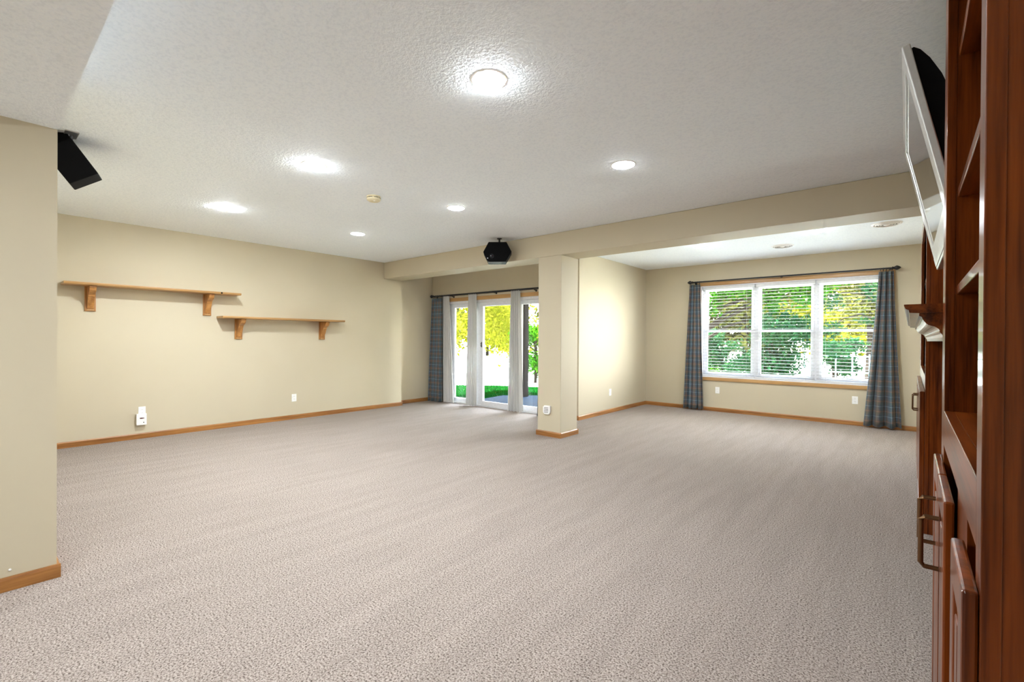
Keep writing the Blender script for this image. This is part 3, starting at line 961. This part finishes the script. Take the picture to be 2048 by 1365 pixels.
# ------------------------------------------------------------------ outdoors
gz = -.10
struct(MB().box(-60, 60, 6.35, 90, gz - .1, gz).build('ground', 'pale_ground'), 'pale sunlit ground far beyond the lawn', 'ground')
patio = MB().prism([(-9.5, UD + .16), (V1 - .15, UD + .16), (V1 - .15, 9.2), (-6.2, 8.62), (-7.0, 7.95), (-6.9, 7.25), (-7.6, 6.62), (-9.5, 6.4)], 2, gz, -.03).build('patio', 'concrete')
tag(patio, 'concrete patio with blue shade in its colour outside the sliding door', 'patio', kind='structure')
lawn = MB().prism([(-22, 6.4), (V1 - .2, 6.4), (V1 - .2, 12.0), (-7.2, 10.25), (-8.7, 9.6), (-10.2, 8.4), (-22, 7.6)], 2, gz, -.045).build('lawn', 'grass')
tag(lawn, 'strip of bright green lawn beyond the patio', 'lawn', kind='structure')
rnd = np.random.RandomState(4)
def grass_blades():
    k = 26000
    x = rnd.uniform(-10.6, -5.2, k); y = rnd.uniform(6.5, 10.6, k)
    ok = (y - 6.4) > 0
    # stay on the lawn: outside the patio outline, inside the far edge
    far = np.interp(x, [-10.2, -8.7, -7.2, -3.9], [8.4, 9.6, 10.25, 12.0])
    near = np.interp(x, [-9.5, -7.6, -6.9, -6.2, -3.9], [6.42, 6.65, 7.9, 8.65, 9.3])
    ok = (y < far) & (y > near)
    x, y = x[ok], y[ok]
    k = len(x)
    a = rnd.uniform(0, 6.28, k); hgt = rnd.uniform(.02, .05, k); w = .006
    lean = rnd.normal(0, .012, (k, 2))
    v = np.zeros((k, 3, 3))
    v[:, 0] = np.stack([x - w * np.cos(a), y - w * np.sin(a), np.full(k, -.046)], 1)
    v[:, 1] = np.stack([x + w * np.cos(a), y + w * np.sin(a), np.full(k, -.046)], 1)
    v[:, 2] = np.stack([x + lean[:, 0], y + lean[:, 1], -.045 + hgt], 1)
    me = bpy.data.meshes.new('grass_blades')
    me.from_pydata(v.reshape(-1, 3).tolist(), [], np.arange(k * 3).reshape(-1, 3).tolist())
    me.materials.append(M['grass'])
    o = bpy.data.objects.new('grass_blades', me)
    COL.objects.link(o)
    o['kind'] = 'stuff'
    return o
gb = grass_blades()
gb['label'] = 'short green grass blades on the lawn strip'
gb['category'] = 'grass'
pond = MB().prism([(-40, 12.5), (-15, 11.8), (-10.0, 11.6), (-7.2, 12.6), (-6.5, 15), (-9, 26), (-20, 34), (-40, 36)], 2, gz, gz + .01).build('pond', 'pond_water')
tag(pond, 'bright pale pond beyond the lawn strip', 'pond', kind='structure')

# deck over the patio
dk = empty('deck', (-6.506, 8.09, -.03))
ox, oy, oz = dk.location
MB().box(-.072, .072, -.072, .072, 0, 2.50).build('post', 'post_wood', dk)
MB().box(-2.9, 2.45, -.07, .07, 2.50, 2.72).build('beam', 'post_wood', dk)
for k in range(9):
    MB().box(-2.9 + k * .66, -2.86 + k * .66, -1.75, .25, 2.725, 2.90).build('joist', 'post_wood', dk)
for k in range(14):
    MB().box(-2.95, 2.46, -1.75 + k * .145, -1.61 + k * .145, 2.905, 2.93).build('deck_board', 'post_wood', dk)
tag(dk, 'dark brown timber deck post outside the sliding door', 'deck')

# trees
def leaf_cloud(name, mat, parent, blobs, per, size, seed):
    """leaves: bent diamonds scattered through ellipsoid blobs (cx,cy,cz,rx,ry,rz) local to the parent"""
    r = np.random.RandomState(seed)
    P = []
    tot = sum(b[3] * b[4] * b[5] for b in blobs)
    for b in blobs:
        k = max(20, int(per * b[3] * b[4] * b[5] / tot))
        d = r.normal(size=(k, 3)); d /= np.linalg.norm(d, axis=1)[:, None]
        q = d * (r.uniform(0.15, 1, k) ** .5)[:, None]
        q *= (1 + .18 * r.normal(size=(k, 1)))
        P.append(np.array(b[:3]) + q * np.array(b[3:6]))
    P = np.concatenate(P)
    k = len(P)
    a = r.normal(size=(k, 3)); a /= np.linalg.norm(a, axis=1)[:, None]
    bvec = r.normal(size=(k, 3)); bvec -= a * (a * bvec).sum(1)[:, None]; bvec /= np.linalg.norm(bvec, axis=1)[:, None]
    nn = np.cross(a, bvec)
    s = size * r.uniform(.6, 1.4, k)[:, None]
    v = np.stack([P - a * s, P + bvec * s * .45 + nn * s * .12, P + a * s, P - bvec * s * .45 + nn * s * .12], 1)
    me = bpy.data.meshes.new(name)
    idx = np.arange(k * 4).reshape(-1, 4)
    me.from_pydata(v.reshape(-1, 3).tolist(), [], np.concatenate([idx[:, [0, 1, 2]], idx[:, [0, 2, 3]]]).tolist())
    me.materials.append(M[mat])
    o = bpy.data.objects.new(name, me)
    COL.objects.link(o)
    o.parent = parent
    o['kind'] = 'stuff'
    return o

def tree(kind, x, y, h, rad, mat, per, size, seed, label, low=.35, stems=1, group='trees and shrubs outside', blobs=None, branches=5):
    r = random.Random(seed)
    root = empty(kind, (x, y, gz))
    if blobs is None:
        blobs = []
        for k in range(9):
            a = r.uniform(0, 6.28); q = r.uniform(.1, .75) * rad
            z = h * (low + (1 - low) * r.uniform(.12, .92))
            sh = rad * r.uniform(.35, .6)
            blobs.append((q * math.cos(a), q * math.sin(a), z, sh, sh, sh * .75))
    for k in range(stems):
        a = r.uniform(0, 6.28)
        e = .25 * rad * (k > 0)
        pts = [(0, 0, 0), (e * .3 * math.cos(a) + .04, e * .3 * math.sin(a), h * .3), (e * math.cos(a), e * math.sin(a) + .05, h * .75)]
        MB().tube(pts, [.035 * h ** .7, .026 * h ** .7, .010 * h ** .7], 7).build('trunk' if stems == 1 else 'stem', 'bark', root)
    for k in range(branches):
        b = blobs[k % len(blobs)]
        z0 = max(.1, b[2] * r.uniform(.45, .75))
        MB().tube([(0, 0, z0), (b[0] * .5, b[1] * .5, (z0 + b[2]) / 2 + .1), (b[0] * 1.2, b[1] * 1.2, b[2])], [.018 * h ** .6, .012 * h ** .6, .004], 6).build('branch', 'bark', root)
    leaf_cloud('foliage', mat, root, blobs, per, size, seed)
    return tag(root, label, 'tree' if 'tree' in kind else 'shrub', group)

T = tree
# seen through the sliding door
T('broadleaf_tree', -12.9, 11.6, 6.0, 2.3, 'leaf_yellow', 9000, .085, 21, 'yellow-green tree nearest the left door panel', low=.14)
T('broadleaf_tree', -13.2, 15.8, 6.0, 2.4, 'leaf_yellow', 9000, .09, 22, 'yellow-green tree seen through the middle door panel', low=.12)
T('shrub', -8.75, 11.45, 1.75, .75, 'leaf_green', 3600, .055, 24, 'green shrub beyond the deck post', low=.1, stems=3)
for k, (x, y, mt_, lab) in enumerate([
        (-31, 25, 'leaf_pale', 'distant pale tree at the left end of the belt across the pond'),
        (-25.5, 27, 'leaf_yellow', 'distant yellow tree second from the left in the belt across the pond'),
        (-21, 30, 'leaf_pale', 'distant pale tree in the middle of the belt across the pond'),
        (-16.5, 31, 'leaf_yellow', 'distant yellow tree at the right end of the belt across the pond'),
        (-26, 20.5, 'leaf_pale', 'distant pale tree standing closest to the pond')]):
    T('broadleaf_tree', x, y, 8.0, 3.3, mt_, 6500, .23, 50 + k, lab, low=.0, branches=2, group='tree belt across the pond')
# in front of the triple window
hang = [(.62, -.1, 2.45, .28, .3, .5), (1.0, -.1, 2.75, .35, .4, .35), (1.45, -.1, 2.75, .35, .4, .32), (2.0, 0, 2.65, .4, .4, .42), (2.5, 0, 2.7, .4, .4, .4), (2.95, 0, 2.75, .4, .4, .35), (3.5, .1, 2.9, .4, .4, .25), (2.1, 0, 2.2, .2, .2, .25), (2.75, 0, 2.35, .25, .25, .2), (1.9, 0, 3.6, 1.6, 1.0, .6)]
T('broadleaf_tree', -4.6, 13.0, 5.5, 2.0, 'leaf_green', 11000, .065, 31, 'green maple with leaves hanging into the top left of the triple window', blobs=hang, branches=8)
T('shrub', -2.65, 13.3, 1.9, 1.05, 'leaf_dark', 8000, .05, 32, 'dark green shrub low behind the middle of the triple window', low=.15, stems=4)
T('shrub', -4.35, 15.2, 1.6, .85, 'leaf_dark', 4500, .05, 33, 'small dark shrub low behind the left of the triple window', low=.15, stems=3)
T('shrub', -1.60, 16.5, 1.5, .8, 'leaf_dark', 4500, .05, 37, 'low dark shrub between the maple and the teal fence', low=.1, stems=3)
T('shrub', -5.6, 17.6, 1.3, .95, 'leaf_green', 4500, .055, 38, 'low green shrub far behind the narrow plaid curtain', low=.05, stems=3)
T('broadleaf_tree', -.9, 19.2, 5.5, 2.0, 'leaf_pale', 8000, .085, 34, 'pale yellow tree behind the right third of the triple window', low=.14)
for k, (x, y, mt_, lab) in enumerate([
        (-10.5, 25, 'leaf_pale', 'distant pale tree behind the left edge of the triple window'),
        (-6.3, 26, 'leaf_pale', 'distant pale tree behind the left blind of the triple window'),
        (-2.0, 25.5, 'leaf_yellow', 'distant yellow tree behind the right blind of the triple window'),
        (2.4, 26, 'leaf_green', 'distant green tree behind the wide plaid curtain')]):
    T('broadleaf_tree', x, y, 7.5, 3.0, mt_, 6000, .19, 60 + k, lab, low=.0, branches=2, group='tree belt behind the window')
# arching bare-limbed tree at the right
ar = empty('arching_tree', (-.15, 13.2, gz))
MB().tube([(0, 0, 0), (-.05, 0, .9), (-.12, 0, 1.7), (-.25, .0, 2.25)], [.06, .05, .04, .03], 8).build('trunk', 'bark', ar)
MB().tube([(-.10, 0, 1.45), (-.28, 0, 1.80), (-.62, 0, 1.98), (-.95, 0, 1.88), (-1.22, 0, 1.60)], [.024, .022, .018, .014, .006], 7).build('branch', 'bark', ar)
MB().tube([(-.22, 0, 2.1), (-.55, 0, 2.42), (-.95, 0, 2.50), (-1.3, 0, 2.36)], [.022, .018, .013, .005], 7).build('branch', 'bark', ar)
MB().tube([(-.05, 0, .9), (-.40, 0, 1.25), (-.85, 0, 1.30), (-1.2, 0, 1.12)], [.020, .017, .012, .005], 7).build('branch', 'bark', ar)
leaf_cloud('foliage', 'leaf_dark', ar, [(-1.15, 0, 1.65, .28, .3, .2), (-1.2, 0, 2.3, .3, .3, .25), (-.3, 0, 2.5, .4, .3, .3), (-1.1, 0, 1.1, .3, .3, .15), (-.5, .1, 1.85, .3, .2, .12)], 900, .05, 41)
tag(ar, 'small tree with dark arching branches behind the right third of the triple window', 'tree', 'trees and shrubs outside')
# low open fence at the right
fe = empty('garden_fence', (-1.15, 15.2, gz))
for k in range(8):
    MB().box(-1.0 + k * .36, -.97 + k * .36, -.015, .015, 0, 1.02).build('fence_post', 'fence_teal', fe)
for z in (.16, .52, .94):
    MB().box(-1.0, 1.56, -.008, .008, z, z + .03).build('fence_rail', 'fence_teal', fe)
tag(fe, 'low open teal garden fence beyond the right third of the triple window', 'fence')
